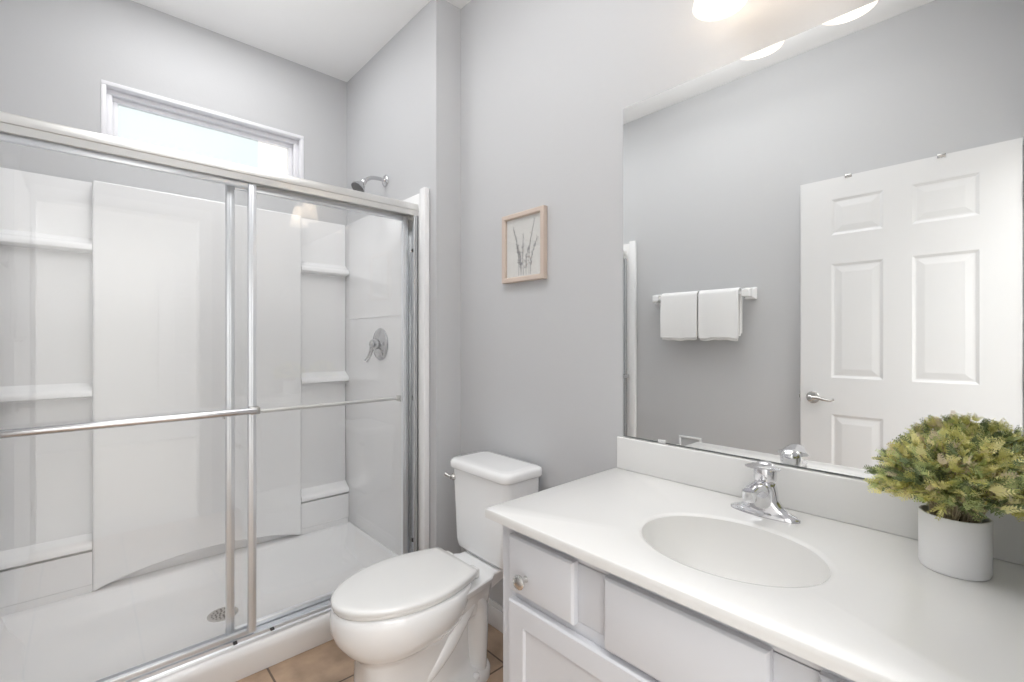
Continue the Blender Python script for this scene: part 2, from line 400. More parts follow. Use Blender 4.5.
# shower base (pan) with curb and drain
t = thing('shower_tray', 'white fibreglass shower floor pan with raised front curb', 'shower tray', (-2.25, 0.44, 0.0))
CF = -1.858
b = nb()
y0, y1 = IY0+.0006, IY1-.0006
prof = [(-2.690, 0.001), (-2.690, 0.1495), (-2.622, 0.1495), (-2.605, 0.142), (-2.560, 0.100), (-2.50, 0.078), (-2.25, 0.066), (-2.02, 0.078), (-1.985, 0.095), (-1.965, 0.118), (-1.95, 0.124), (-1.885, 0.124), (-1.868, 0.120), (-1.861, 0.110), (-1.857, 0.097), (-1.857, 0.088), (-1.860, 0.070), (-1.876, 0.006), (-1.878, 0.001)]
n = 10
rings = []
for i in range(n+1):
    y = y0+(y1-y0)*i/n
    rings.append([Vector((x, y, z)) for x, z in prof])
loft(b, rings)
obj('pan', b, M['fiber'], t, ang=50)
# raised side ledges where walls meet the pan, coved
for s in (0, 1):
    b = nb(); yw, d = (IY1, -1) if s == 0 else (IY0, 1)
    prof = [(d*.0006, 0.06), (d*.0006, 0.160), (d*0.006, 0.160), (d*0.018, 0.142), (d*0.035, 0.110), (d*0.075, 0.082), (d*0.10, 0.06)]
    loft(b, [[Vector((x, yw+dy, z)) for dy, z in prof] for x in (-2.62, -1.97)]); obj('pan_cove', b, M['fiber'], t)
b = nb(); dx, dy, dz = -2.245, 0.425, 0.0675
lathe(b, [(0.056, 0), (0.056, 0.002), (0.050, 0.004), (0.030, 0.003)], (dx, dy, dz), n=36)
dr = obj('drain', b, M['nickel'], t)
b = nb()
for r_, k in ((0.040, 16), (0.026, 10), (0.012, 5)):
    for i in range(k):
        a = 2*PI*i/k; lathe(b, [(0.0035, 0), (0.0035, 0.001)], (dx+r_*math.cos(a), dy+r_*math.sin(a), dz+.0036), n=8)
obj('drain_hole', b, mat('drain_shadow', (.2, .2, .2), .5), dr)

# sliding enclosure
t = thing('shower_door_enclosure', 'framed sliding glass shower doors in polished aluminium with towel bars', 'shower door', (-1.90, 0.44, 0.124))
Y0, Y1 = IY0+.001, IY1-.013
b = nb()
# header extrusion: stepped profile
prof = [(-1.950, 1.778), (-1.950, 1.826), (-1.944, 1.831), (-1.876, 1.831), (-1.870, 1.826), (-1.866, 1.812), (-1.866, 1.800), (-1.869, 1.798), (-1.869, 1.776), (-1.874, 1.774), (-1.874, 1.786), (-1.908, 1.790), (-1.946, 1.790), (-1.946, 1.778)]
loft(b, [[Vector((x, y, z)) for x, z in prof] for y in (Y0, Y1+.012)]); obj('header_rail', b, M['alumsat'], t, ang=25)
b = nb()
prof = [(-1.946, 0.1245), (-1.946, 0.150), (-1.942, 0.150), (-1.942, 0.134), (-1.912, 0.134), (-1.912, 0.146), (-1.908, 0.146), (-1.908, 0.134), (-1.884, 0.134), (-1.881, 0.144), (-1.878, 0.144), (-1.877, 0.134), (-1.869, 0.1315), (-1.867, 0.1245)]
loft(b, [[Vector((x, y, z)) for x, z in prof] for y in (Y0, Y1+.012)]); obj('bottom_track', b, M['alum'], t, ang=25)
for s in (0, 1):
    b = nb(); yy = Y1+.012 if s == 0 else Y0; d = -1 if s == 0 else 1
    bx(b, -1.948, -1.868, yy, yy+d*.006, 0.150, 1.776, .001); bx(b, -1.948, -1.944, yy, yy+d*.026, 0.150, 1.776, .001)
    bx(b, -1.872, -1.868, yy, yy+d*.024, 0.150, 1.776, .001)
    j = obj('wall_jamb', b, mat('jamb_aluminium', (0.70, 0.71, 0.72), 0.24, 0.9), t)
    for z in (0.285, 1.62):
        b = nb(); lathe(b, [(0.009, 0), (0.009, 0.007), (0.005, 0.009)], (-1.900, yy+d*.006, z), (0, d, 0), 14)
        obj('rubber_bumper', b, M['dark'], j)
def sliding(name_label, xg, ya, yb, bar_side):
    g = box_obj('glass_panel', (xg-.0025, xg+.0025, ya+.012, yb-.012, 0.160, 1.778-.010), M['glass'], t)
    g['label'] = name_label
    for k, yy in enumerate((ya, yb)):
        b = nb(); w = 0.027 if True else 0
        y_a, y_b = (yy, yy+w) if k == 0 else (yy-w, yy)
        bx(b, xg-.009, xg+.009, y_a, y_b, 0.150, 1.775, .0035, 3)
        ymid = (y_a+y_b)/2
        bx(b, xg-.011, xg+.011, ymid-.003, ymid+.006, 0.150, 1.775, .002)
        obj('stile', b, M['alum'], g)
    b = nb(); bx(b, xg-.0085, xg+.0085, ya+.027, yb-.027, 0.148, 0.166, .003); obj('bottom_rail', b, M['alum'], g)
    b = nb(); bx(b, xg-.0085, xg+.0085, ya+.027, yb-.027, 1.755, 1.776, .003); obj('top_rail', b, M['alum'], g)
    zb = 0.957 if bar_side > 0 else 0.935
    b = nb(); xb = xg+bar_side*0.047
    tube(b, [(xb, ya+.012, zb), (xb, yb-.010, zb)], 0.0115 if bar_side > 0 else 0.008, 16)
    obj('towel_bar', b, M['steel'] if bar_side > 0 else M['alumsat'], g)
    for yy in (ya+.014, yb-.014):
        b = nb(); x0_, x1_ = sorted((xg+bar_side*.010, xb+bar_side*.006)); bx(b, x0_, x1_, yy-.016, yy+.016, zb-.013, zb+.013, .003); obj('bar_bracket', b, M['nickel'], g)
sliding('front sliding panel with chrome outer towel bar', -1.889, Y0+.02, 0.462, 1)
sliding('rear sliding panel with inner towel bar', -1.926, 0.373, Y1-.012, -1)
for ya in (0.385, 0.505):
    box_obj('guide_clip', (-1.874, -1.862, ya, ya+.012, 0.1405, 0.147), M['dark'], t)

# shower head
YS = YJ
t = thing('showerhead', 'chrome shower head on a curved arm high on the wall above the surround', 'shower head', (-2.22, YS-.001, 2.028))
b = nb(); lathe(b, [(0.030, 0), (0.030, 0.003), (0.026, 0.008), (0.013, 0.012), (0.012, 0.014)], (-2.22, YS-.001, 2.028), (0, -1, 0), 28); obj('wall_flange', b, M['steel'], t)
b = nb(); tube(b, [(-2.22, YS-.002, 2.028), (-2.22, YS-.04, 2.031), (-2.22, YS-.085, 2.024), (-2.22, YS-.12, 1.998)], 0.0098, 14, 6); obj('shower_arm', b, M['steel'], t)
b = nb(); ax = Vector((0.05, -0.60, -0.72)).normalized()
lathe(b, [(0.011, -0.006), (0.014, 0.0), (0.015, 0.010), (0.012, 0.016), (0.019, 0.022), (0.030, 0.040), (0.0365, 0.052), (0.038, 0.058)], (-2.22, YS-.117, 2.000), ax, 28, cap1=True)
hd = obj('spray_head', b, M['steel'], t)
b = nb(); lathe(b, [(0.035, 0.0585), (0.034, 0.0605), (0.010, 0.062)], (-2.22, YS-.117, 2.000), ax, 28); obj('spray_face', b, mat('grey_nozzle_face', (0.16, 0.16, 0.16), 0.5), hd)
# valve
t = thing('shower_valve', 'round chrome shower valve plate with single lever handle on the side wall', 'shower valve', (-2.237, IY1-.0005, 1.186))
b = nb(); lathe(b, [(0.083, 0), (0.083, 0.003), (0.078, 0.008), (0.060, 0.011), (0.035, 0.014), (0.030, 0.018)], (-2.237, IY1-.0005, 1.186), (0, -1, 0), 40); obj('escutcheon', b, M['steel'], t)
b = nb(); lathe(b, [(0.026, 0.012), (0.026, 0.036), (0.023, 0.050), (0.015, 0.056)], (-2.237, IY1-.0005, 1.186), (0, -1, 0), 28)
tube(b, [(-2.237, IY1-.046, 1.182), (-2.243, IY1-.052, 1.150), (-2.250, IY1-.060, 1.118), (-2.256, IY1-.072, 1.098)], [0.010, 0.008, 0.0075, 0.009], 12, 5, sx=1.3); obj('lever_handle', b, M['steel'], t)

# ------------------------------------------------------------------ toilet
TX = -1.367
t = thing('toilet', 'white two piece toilet with closed elongated lid between shower and vanity', 'toilet', (TX, 0.85, 0))
def egg(z, yf, yb, w, cyf=0.62, n=48, ef=2.0, eb=2.6):
    """outline: yf front (min y), yb back, half width w; cyf = fraction of the length (from the front) where it is widest"""
    yc = yf+(yb-yf)*cyf; r = []
    for i in range(n):
        a = 2*PI*i/n; c, s = math.cos(a), math.sin(a)
        if s < 0: e, L = ef, yc-yf
        else: e, L = eb, yb-yc
        r.append(Vector((TX+w*math.copysign(abs(c)**(2/e), c), yc+L*math.copysign(abs(s)**(2/e), s), z)))
    return r
b = nb()
loft(b, [egg(0.001, .622, 1.100, .100, .55, ef=3, eb=3.4), egg(0.030, .622, 1.100, .101, .55, ef=3, eb=3.4), egg(0.040, .624, 1.096, .097, .55, ef=3, eb=3.2),
         egg(0.055, .620, 1.060, .092, .28, ef=3.4, eb=2.0), egg(0.090, .620, 1.045, .091, .24, ef=3.4, eb=1.9), egg(0.15, .619, 1.035, .091, .24, ef=3.3, eb=1.9),
         egg(0.225, .618, 1.030, .094, .28, ef=2.9, eb=1.9), egg(0.243, .607, 1.02, .106, .34, ef=2.5, eb=1.9), egg(0.258, .591, 1.01, .124, .38, ef=2.3, eb=1.9), egg(0.278, .569, .995, .145, .42, ef=2.1, eb=2.0), egg(0.308, .549, .985, .161, .5, eb=2.2),
         egg(0.34, .538, .985, .170, .54, eb=2.4), egg(0.375, .537, .99, .171, .56), egg(0.392, .541, .995, .168, .57), egg(0.398, .546, .995, .162, .57)])
bowl = obj('bowl', b, M['porc'], t, ang=60)
# trapway: a fat S shaped duct showing in relief on the flank
b = nb()
tube(b, [(TX, .74, .075), (TX, .82, .125), (TX, .90, .190), (TX, .965, .262), (TX, 1.005, .305), (TX, 1.040, .265), (TX, 1.046, .17), (TX, 1.042, .03)], [.040, .046, .048, .046, .045, .045, .043, .041], 24, 6, sx=1.95, up=(0, 1, 0))
obj('trapway', b, M['porc'], bowl, ang=60)
# deck behind the seat carrying the tank
b = nb()
def deck(z, y0, y1, w0, wm, w1, r=.02):
    ym = 1.045 if y1 > 1.1 else y1-.04
    pts = [(TX-w0, y0), (TX+w0, y0), (TX+wm, ym), (TX+w1, ym+.025), (TX+w1, y1-r), (TX+w1-r, y1), (TX-w1+r, y1), (TX-w1, y1-r), (TX-w1, ym+.025), (TX-wm, ym)]
    return [Vector((x, y, z)) for x, y in pts]
loft(b, [deck(.24, .93, 1.09, .07, .065, .055), deck(.31, .92, 1.10, .10, .085, .07), deck(.350, .90, 1.17, .135, .110, .090), deck(.368, .89, 1.20, .150, .122, .10), deck(.380, .89, 1.22, .153, .124, .105), deck(.384, .895, 1.22, .149, .120, .102)])
obj('tank_deck', b, M['porc'], bowl, bev=.006)
# seat ring and lid
def lid_out(z, g=0.0):
    pts = []
    yf, yb, w = .540-g, .985+g*.3, .166+g
    yc = .80
    n = 56
    for i in range(n+1):
        a = PI*i/n       # front half from +x side round to -x
        c, s = math.cos(a), math.sin(a)
        pts.append(Vector((TX+w*c, yc-(yc-yf)*s, z)))
    for k in (1, 2, 3, 4, 5):
        s = k/6; pts.append(Vector((TX-(w-(w-.125-g)*s**1.6), yc+(yb-yc-.012)*s, z)))
    pts.append(Vector((TX-.123-g, yb-.006, z))); pts.append(Vector((TX-.114-g, yb, z)))
    pts.append(Vector((TX+.114+g, yb, z))); pts.append(Vector((TX+.123+g, yb-.006, z)))
    for k in (5, 4, 3, 2, 1):
        s = k/6; pts.append(Vector((TX+(w-(w-.125-g)*s**1.6), yc+(yb-yc-.012)*s, z)))
    return pts
b = nb(); loft(b, [lid_out(.399, -.012), lid_out(.401, -.006), lid_out(.404, -.004), lid_out(.411, -.004), lid_out(.413, -.007)]); obj('seat', b, M['seat'], t, ang=60)
def lid_scale(z, s):
    r = lid_out(z); return [Vector((TX+(p.x-TX)*s, .77+(p.y-.77)*s, z)) for p in r]
b = nb(); loft(b, [lid_out(.4145, -.004), lid_out(.4150, 0), lid_out(.423, .001), lid_out(.428, -.002), lid_out(.431, -.008), lid_scale(.433, .90), lid_scale(.4345, .7), lid_scale(.4352, .4), lid_scale(.4355, .1)]); obj('seat_lid', b, M['seat'], t, ang=60)
for s in (-1, 1):
    b = nb(); bx(b, TX+s*.075-.022, TX+s*.075+.022, .972, 1.012, .3835, .418, .007, 3); obj('seat_hinge', b, M['seat'], t)
# tank: tapered with rounded corners
def rrect(x0, x1, y0, y1, z, r, n=6):
    out = []
    for cx, cy, a0 in ((x1-r, y1-r, 0), (x0+r, y1-r, PI/2), (x0+r, y0+r, PI), (x1-r, y0+r, 1.5*PI)):
        for i in range(n+1):
            a = a0+PI/2*i/n; out.append(Vector((cx+r*math.cos(a), cy+r*math.sin(a), z)))
    return out
def bowed(x0, x1, y0, y1, z, r, bow=.012):
    pts = rrect(x0, x1, y0, y1, z, r)
    cx = (x0+x1)/2; hw = (x1-x0)/2
    return [Vector((p.x, p.y-(bow*(1-((p.x-cx)/hw)**2) if p.y < (y0+y1)/2 else 0), p.z)) for p in pts]
TL, TR = -1.545, -1.203
b = nb()
loft(b, [bowed(TL+.060, TR-.060, 1.125, 1.235, .3850, .03), bowed(TL+.036, TR-.036, 1.100, 1.245, .389, .03), bowed(TL+.022, TR-.022, 1.090, 1.250, .403, .03), bowed(TL+.017, TR-.017, 1.086, 1.252, .43, .03),
         bowed(TL+.010, TR-.010, 1.084, 1.255, .56, .03), bowed(TL+.005, TR-.005, 1.081, 1.257, .66, .03), bowed(TL+.004, TR-.004, 1.080, 1.257, .704, .03)])
obj('tank', b, M['porc'], t, ang=60)
b = nb()
loft(b, [bowed(TL+.004, TR-.004, 1.079, 1.260, .702, .03), bowed(TL-.0, TR+.008, 1.069, 1.262, .707, .034), bowed(TL-.002, TR+.011, 1.066, 1.263, .713, .035), bowed(TL-.002, TR+.011, 1.066, 1.263, .730, .035),
         bowed(TL+.003, TR+.007, 1.070, 1.260, .738, .034), bowed(TL+.006, TR-.004, 1.082, 1.250, .7415, .03), bowed(TL+.03, TR-.03, 1.10, 1.235, .743, .03)])
obj('tank_lid', b, M['porc'], t, ang=60)
b = nb(); lx, ly, lz = TL+.026, 1.0785, .668
lathe(b, [(0.014, 0), (0.014, 0.003), (0.010, 0.008), (0.008, 0.016)], (lx, ly, lz), (0, -1, 0), 20)
tube(b, [(lx, ly-.014, lz), (lx-.012, ly-.018, lz+.004), (lx-.026, ly-.024, lz+.010)], [.0075, .006, .0075], 12, 4); obj('flush_lever', b, M['nickel'], t)
for s in (-1, 1):
    b = nb(); lathe(b, [(0.014, 0), (0.0145, 0.004), (0.012, 0.010), (0.006, 0.014)], (TX+s*.083, 1.005, .036), n=20); obj('bolt_cap', b, M['porc'], t)
# supply valve behind
# ------------------------------------------------------------------ vanity cabinet
CX0, CX1, CY, CZ = -0.866, XR-.0005, 0.762, 0.7725
t = thing('vanity_cabinet', 'white painted bathroom vanity cabinet below the sink top', 'cabinet', (-0.42, 1.02, 0))
b = nb()
bx(b, CX0, CX0+.016, CY+.018, YM-.001, 0.001, CZ, .001); bx(b, CX1-.016, CX1, CY+.018, YM-.001, 0.001, CZ, .001)
bx(b, CX0+.016, CX1-.016, YM-.008, YM-.001, 0.09, CZ); bx(b, CX0+.016, CX1-.016, CY+.018, YM-.008, 0.09, 0.105)
bx(b, CX0+.016, CX1-.016, CY+.075, CY+.09, 0.001, 0.09)
obj('carcass', b, M['cab'], t)
b = nb()   # face frame
z_ = [(0.09, 0.115), (0.592, 0.622), (0.742, CZ)]
bx(b, CX0, CX0+.045, CY, CY+.018, .09, CZ, .001); bx(b, CX1-.035, CX1, CY, CY+.018, .09, CZ, .001)
for za, zb in z_: bx(b, CX0+.045, CX1-.035, CY, CY+.018, za, zb, .0006)
bx(b, -.632, -.545, CY, CY+.018, .62, .745, .0006); bx(b, -.258, -.184, CY, CY+.018, .62, .745, .0006); bx(b, -.435, -.395, CY, CY+.018, .115, .592, .0006)
obj('face_frame', b, M['cab'], t)
def slab_front(name, x0, x1, z0, z1, label=None):
    b = nb(); yb, yf = CY-.0005, CY-.019
    loft(b, [[Vector((x0+d, y, z0+d)), Vector((x1-d, y, z0+d)), Vector((x1-d, y, z1-d)), Vector((x0+d, y, z1-d))] for d, y in ((0, yb), (0, yf+.006), (.002, yf+.003), (.004, yf+.001), (.007, yf))])
    o = obj(name, b, M['cab'], t, ang=20)
    if label: o['label'] = label
    return o
def knob(x, z, parent):
    b = nb(); lathe(b, [(0.0075, 0), (0.0065, 0.003), (0.0055, 0.012), (0.010, 0.016), (0.0155, 0.019), (0.0165, 0.024), (0.013, 0.028), (0.006, 0.0295)], (x, CY-.0195, z), (0, -1, 0), 24)
    obj('knob', b, M['nickel'], parent)
d = slab_front('drawer', -.826, -.628, .617, .748, 'drawer with round metal knob'); knob(-.765, .664, d)
slab_front('false_front', -.551, -.253, .608, .748)
d = slab_front('drawer', -.190, .005, .617, .748); knob(-.092, .682, d)
def shaker(x0, x1, z0, z1, kx):
    b = nb(); yb, yf = CY-.0005, CY-.019; w = .050
    ip = [(0, yb), (0, yf+.004), (.004, yf), (w, yf), (w+.004, yf+.006), (w+.006, yf+.0065)]
    loft(b, [[Vector((x0+d, y, z0+d)), Vector((x1-d, y, z0+d)), Vector((x1-d, y, z1-d)), Vector((x0+d, y, z1-d))] for d, y in ip])
    o = obj('cabinet_door', b, M['cab'], t, ang=20); knob(kx, z1-.065, o)
shaker(-.826, -.424, .100, .596, -.452); shaker(-.406, .000, .100, .596, -.378)

# ------------------------------------------------------------------ countertop with integral oval basin
t = thing('countertop', 'white cultured marble vanity top with integral oval basin and backsplash', 'countertop', (-0.43, 1.0, 0.773))
KX0, KX1, KY0, KY1, KZ = -0.889, XR-.0005, 0.724, YM-.0005, 0.797
bcx, bcy, ba, bb_ = -0.405, 0.960, 0.175, 0.140
b = nb()
NB = 96
def rect_ring(z, ins=0.0):
    # points on the rectangle aligned with the ellipse angles
    x0, x1, y0, y1 = KX0+ins, KX1-0, KY0+ins, KY1
    out = []
    for i in range(NB):
        a = 2*PI*i/NB; dx, dy = ba*math.cos(a), bb_*math.sin(a)
        ts = []
        if dx > 1e-9: ts.append((x1-bcx)/dx)
        if dx < -1e-9: ts.append((x0-bcx)/dx)
        if dy > 1e-9: ts.append((y1-bcy)/dy)
        if dy < -1e-9: ts.append((y0-bcy)/dy)
        s = min(ts); out.append([bcx+dx*s, bcy+dy*s])
    for cxn in ((x0, y0), (x1, y0), (x0, y1), (x1, y1)):      # snap nearest to the corners
        k = min(range(NB), key=lambda i: (out[i][0]-cxn[0])**2+(out[i][1]-cxn[1])**2); out[k] = list(cxn)
    return [Vector((x, y, z)) for x, y in out]
rings = [rect_ring(.773, .003), rect_ring(.7745, .0005), rect_ring(.786, 0), rect_ring(.7945, 0), rect_ring(.7962, .0008), rect_ring(.797, .0025),
         ell(bcx, bcy, ba+.012, bb_+.012, .797, NB), ell(bcx, bcy, ba+.004, bb_+.004, .7955, NB), ell(bcx, bcy, ba, bb_, .792, NB)]
loft(b, rings, cap0=False, cap1=False)
obj('top_slab', b, M['counter'], t, ang=50)
b = nb()
bowlr = [ell(bcx, bcy, ba, bb_, .792, NB)]
for k in range(1, 15):
    s = k/14; r = math.cos(s*PI/2)**0.62; bowlr.append(ell(bcx, bcy+.012*s, max(ba*r, .022), max(bb_*r, .022), .792-.135*math.sin(s*PI/2)**1.05, NB))
loft(b, bowlr, cap0=False, cap1=False)
bas = obj('basin', b, mat('basin_marble', (0.78, 0.775, 0.76), 0.35), t, ang=80)
b = nb(); lathe(b, [(0.023, 0), (0.023, .003), (0.018, .004), (0.016, .001), (0.006, .001)], (bcx, bcy+.012, .6575), n=28); obj('basin_drain', b, M['chrome'], bas)
b = nb(); bx(b, KX0+.006, KX1, YM-.020, YM-.0006, .7972, .898, .003, 3); 
# small cove where the splash meets the top
obj('backsplash', b, M['counter'], t)

# ------------------------------------------------------------------ faucet
FX, FY, FZ = -0.413, 1.185, 0.7972
t = thing('faucet', 'chrome single lever centerset faucet behind the oval basin', 'faucet', (FX, FY, FZ))
b = nb()
loft(b, [ell(FX, FY, .077, .026, FZ, 40), ell(FX, FY, .077, .026, FZ+.005, 40), ell(FX, FY, .071, .0225, FZ+.0095, 40), ell(FX, FY, .054, .020, FZ+.016, 40), ell(FX, FY, .040, .020, FZ+.028, 40), ell(FX, FY, .031, .020, FZ+.042, 40),
         ell(FX+.002, FY, .0275, .0215, FZ+.058, 40), ell(FX+.002, FY+.001, .0245, .0225, FZ+.070, 40), ell(FX+.002, FY+.001, .0230, .0225, FZ+.078, 40), ell(FX+.002, FY+.001, .020, .020, FZ+.080, 40)])
obj('faucet_body', b, M['chrome'], t, ang=50)
b = nb(); tube(b, [(FX, FY-.004, FZ+.054), (FX, FY-.035, FZ+.070), (FX, FY-.065, FZ+.074), (FX, FY-.090, FZ+.070)], [.018, .0155, .014, .0135], 20, 5, sx=1.05)
lathe(b, [(0.0145, 0), (0.0145, -.020), (0.0125, -.024), (0.010, -.024)], (FX, FY-.088, FZ+.075), n=24)
obj('spout', b, M['chrome'], t, ang=50)
b = nb(); lathe(b, [(0.0215, 0), (0.0240, .002), (0.0248, .008), (0.0250, .024), (0.0238, .033), (0.0185, .040), (0.010, .044), (0.003, .045)], (FX+.002, FY+.001, FZ+.0805), n=32)
tube(b, [(FX+.004, FY-.004, FZ+.113), (FX, FY-.028, FZ+.118), (FX-.002, FY-.050, FZ+.122), (FX-.003, FY-.066, FZ+.124)], [.008, .0055, .0045, .0035], 20, 5, sx=4.6)
obj('lever_handle', b, M['chrome'], t, ang=50)
b = nb(); tube(b, [(FX, FY+.019, FZ+.015), (FX, FY+.019, FZ+.06)], .0022, 8); lathe(b, [(0.005, 0), (0.005, .006), (.003, .008)], (FX, FY+.019, FZ+.06), n=12); obj('lift_rod', b, M['chrome'], t)

# ------------------------------------------------------------------ mirror
MX0, MX1, MZ0, MZ1 = -0.867, 0.022, 0.9005, 1.951
t = thing('wall_mirror', 'large frameless rectangular wall mirror standing on the backsplash', 'mirror', ((MX0+MX1)/2, YM-.003, MZ0))
b = nb(); bx(b, MX0, MX1, YM-.0050, YM-.0009, MZ0, MZ1); obj('backing', b, M['mirroredge'], t)
b = nb(); bx(b, MX0+.0004, MX1-.0004, YM-.0056, YM-.0051, MZ0+.0022, MZ1-.0004); obj('mirror_glass', b, M['mirror'], t, smooth=False)
b = nb(); bx(b, -.742, -.718, YM-.0085, YM-.0058, MZ0-.0015, MZ0+.009, .001); obj('mirror_clip', b, mat('clear_plastic', (.7, .7, .7), .2), t)
b = nb(); bx(b, -.10, -.07, YM-.0085, YM-.0058, MZ0-.0015, MZ0+.009, .001); obj('mirror_clip', b, M['nickel'], t)

# ------------------------------------------------------------------ vanity light above the mirror
SHX = (-0.503, -0.296); SHY = YM-0.130; SHZ = 2.035
t = thing('vanity_light', 'two lamp vanity light with frosted bell shades above the mirror', 'wall lamp', (-0.40, YM-.001, 2.17))
b = nb(); lathe(b, [(0.058, 0), (0.058, .006), (0.050, .016), (0.020, .022)], (-0.3995, YM-.001, 2.205), (0, -1, 0), 36); obj('backplate', b, M['nickel'], t)
b = nb(); tube(b, [(SHX[0], SHY, 2.215), (SHX[0]+.02, SHY+.02, 2.235), (-0.43, YM-.06, 2.225), (-0.3995, YM-.022, 2.205)], .007, 12, 6)
tube(b, [(SHX[1], SHY, 2.215), (SHX[1]-.02, SHY+.02, 2.235), (-0.37, YM-.06, 2.225), (-0.3995, YM-.022, 2.205)], .007, 12, 6); obj('arm', b, M['nickel'], t)
for i, x in enumerate(SHX):
    b = nb(); lathe(b, [(0.012, .195), (0.024, .190), (0.026, .150), (0.024, .148)], (x, SHY, SHZ-.012), n=28); obj('socket_cup', b, M['nickel'], t)
    outer = [(0.063, 0), (0.0605, .012), (0.054, .04), (0.048, .075), (0.040, .11), (0.030, .135), (0.024, .142)]
    prof = outer + [(r-.003, z-.001) for r, z in reversed(outer)]
    b = nb(); lathe(b, prof, (x, SHY, SHZ), n=40, cap0=False, cap1=False)
    sh = obj('lamp_shade', b, M['shade'], t)
    b = nb(); lathe(b, [(0.004, .022), (0.016, .026), (0.0255, .040), (0.028, .055), (0.0255, .070), (0.016, .090), (0.013, .110), (0.013, .135)], (x, SHY, SHZ), n=28); obj('bulb', b, M['bulb'], t)

# ------------------------------------------------------------------ framed botanical print
PX0, PX1, PZ0, PZ1 = -1.442, -1.205, 1.438, 1.711; PY = YM-.001
t = thing('framed_print', 'small pale wood framed print of slender sprigs above the toilet tank', 'picture', ((PX0+PX1)/2, PY, PZ0))
b = nb(); fw = .020
def bar(b, pts):  # mitred frame bar
    loft(b, pts)
for (ax0, az0, ax1, az1) in ((PX0, PZ0, PX1, PZ0), (PX1, PZ0, PX1, PZ1), (PX1, PZ1, PX0, PZ1), (PX0, PZ1, PX0, PZ0)):
    cx, cz = (PX0+PX1)/2, (PZ0+PZ1)/2
    rings = []
    for (x, z) in ((ax0, az0), (ax1, az1)):
        sx, sz = (1 if x < cx else -1), (1 if z < cz else -1)
        rings.append([Vector((x, PY, z)), Vector((x, PY-.020, z)), Vector((x+sx*.003, PY-.022, z+sz*.003)), Vector((x+sx*fw*.8, PY-.022, z+sz*fw*.8)), Vector((x+sx*fw, PY-.018, z+sz*fw)), Vector((x+sx*fw, PY, z+sz*fw))])
    loft(b, rings)
obj('picture_frame', b, M['wood'], t, smooth=False)
b = nb(); bx(b, PX0+.012, PX1-.012, PY-.009, PY-.005, PZ0+.012, PZ1-.012); pr = obj('print', b, M['paper'], t)
b = nb(); rnd = random.Random(3); yp = PY-.0096
cx = (PX0+PX1)/2; zb0 = PZ0+.026
for (x1, z1, bend) in ((cx-.058, PZ1-.055, .012), (cx-.040, PZ1-.125, .010), (cx-.002, PZ1-.088, -.004), (cx+.028, PZ1-.14, -.008), (cx+.060, PZ1-.040, -.012), (cx-.020, PZ1-.155, .0), (cx+.075, PZ1-.11, -.012)):
    st = Vector((cx+(x1-cx)*.5, yp, zb0)); en = Vector((x1, yp, z1))
    P = smooth_path([st, (st+en)/2+Vector((bend, 0, 0)), en], 10)
    tube(b, P, .0006, 5)
    L = len(P)
    for i in range(int(L*.25), L):
        for s in (-1, 1):
            p = P[i]; a = rnd.uniform(.35, 1.3)*s; ln = rnd.uniform(.006, .015)*(1.25-.65*i/L)
            if rnd.random() < .25: continue
            T_ = (P[min(i+1, L-1)]-P[i-1]).normalized(); dv = Vector((T_.x*math.cos(a)-T_.z*math.sin(a), 0, T_.x*math.sin(a)+T_.z*math.cos(a)))
            nv = Vector((-dv.z, 0, dv.x))*ln*.16
            vs = [b.verts.new(q) for q in (p, p+dv*ln*.5+nv, p+dv*ln, p+dv*ln*.5-nv)]; b.faces.new(vs).material_index = rnd.choice((0, 0, 1))
o = obj('sprig_drawing', b, [M['ink'], M['ink2']], pr, smooth=False)
box_obj('picture_glass', (PX0+.014, PX1-.014, PY-.0145, PY-.013, PZ0+.014, PZ1-.014), M['pglass'], t)

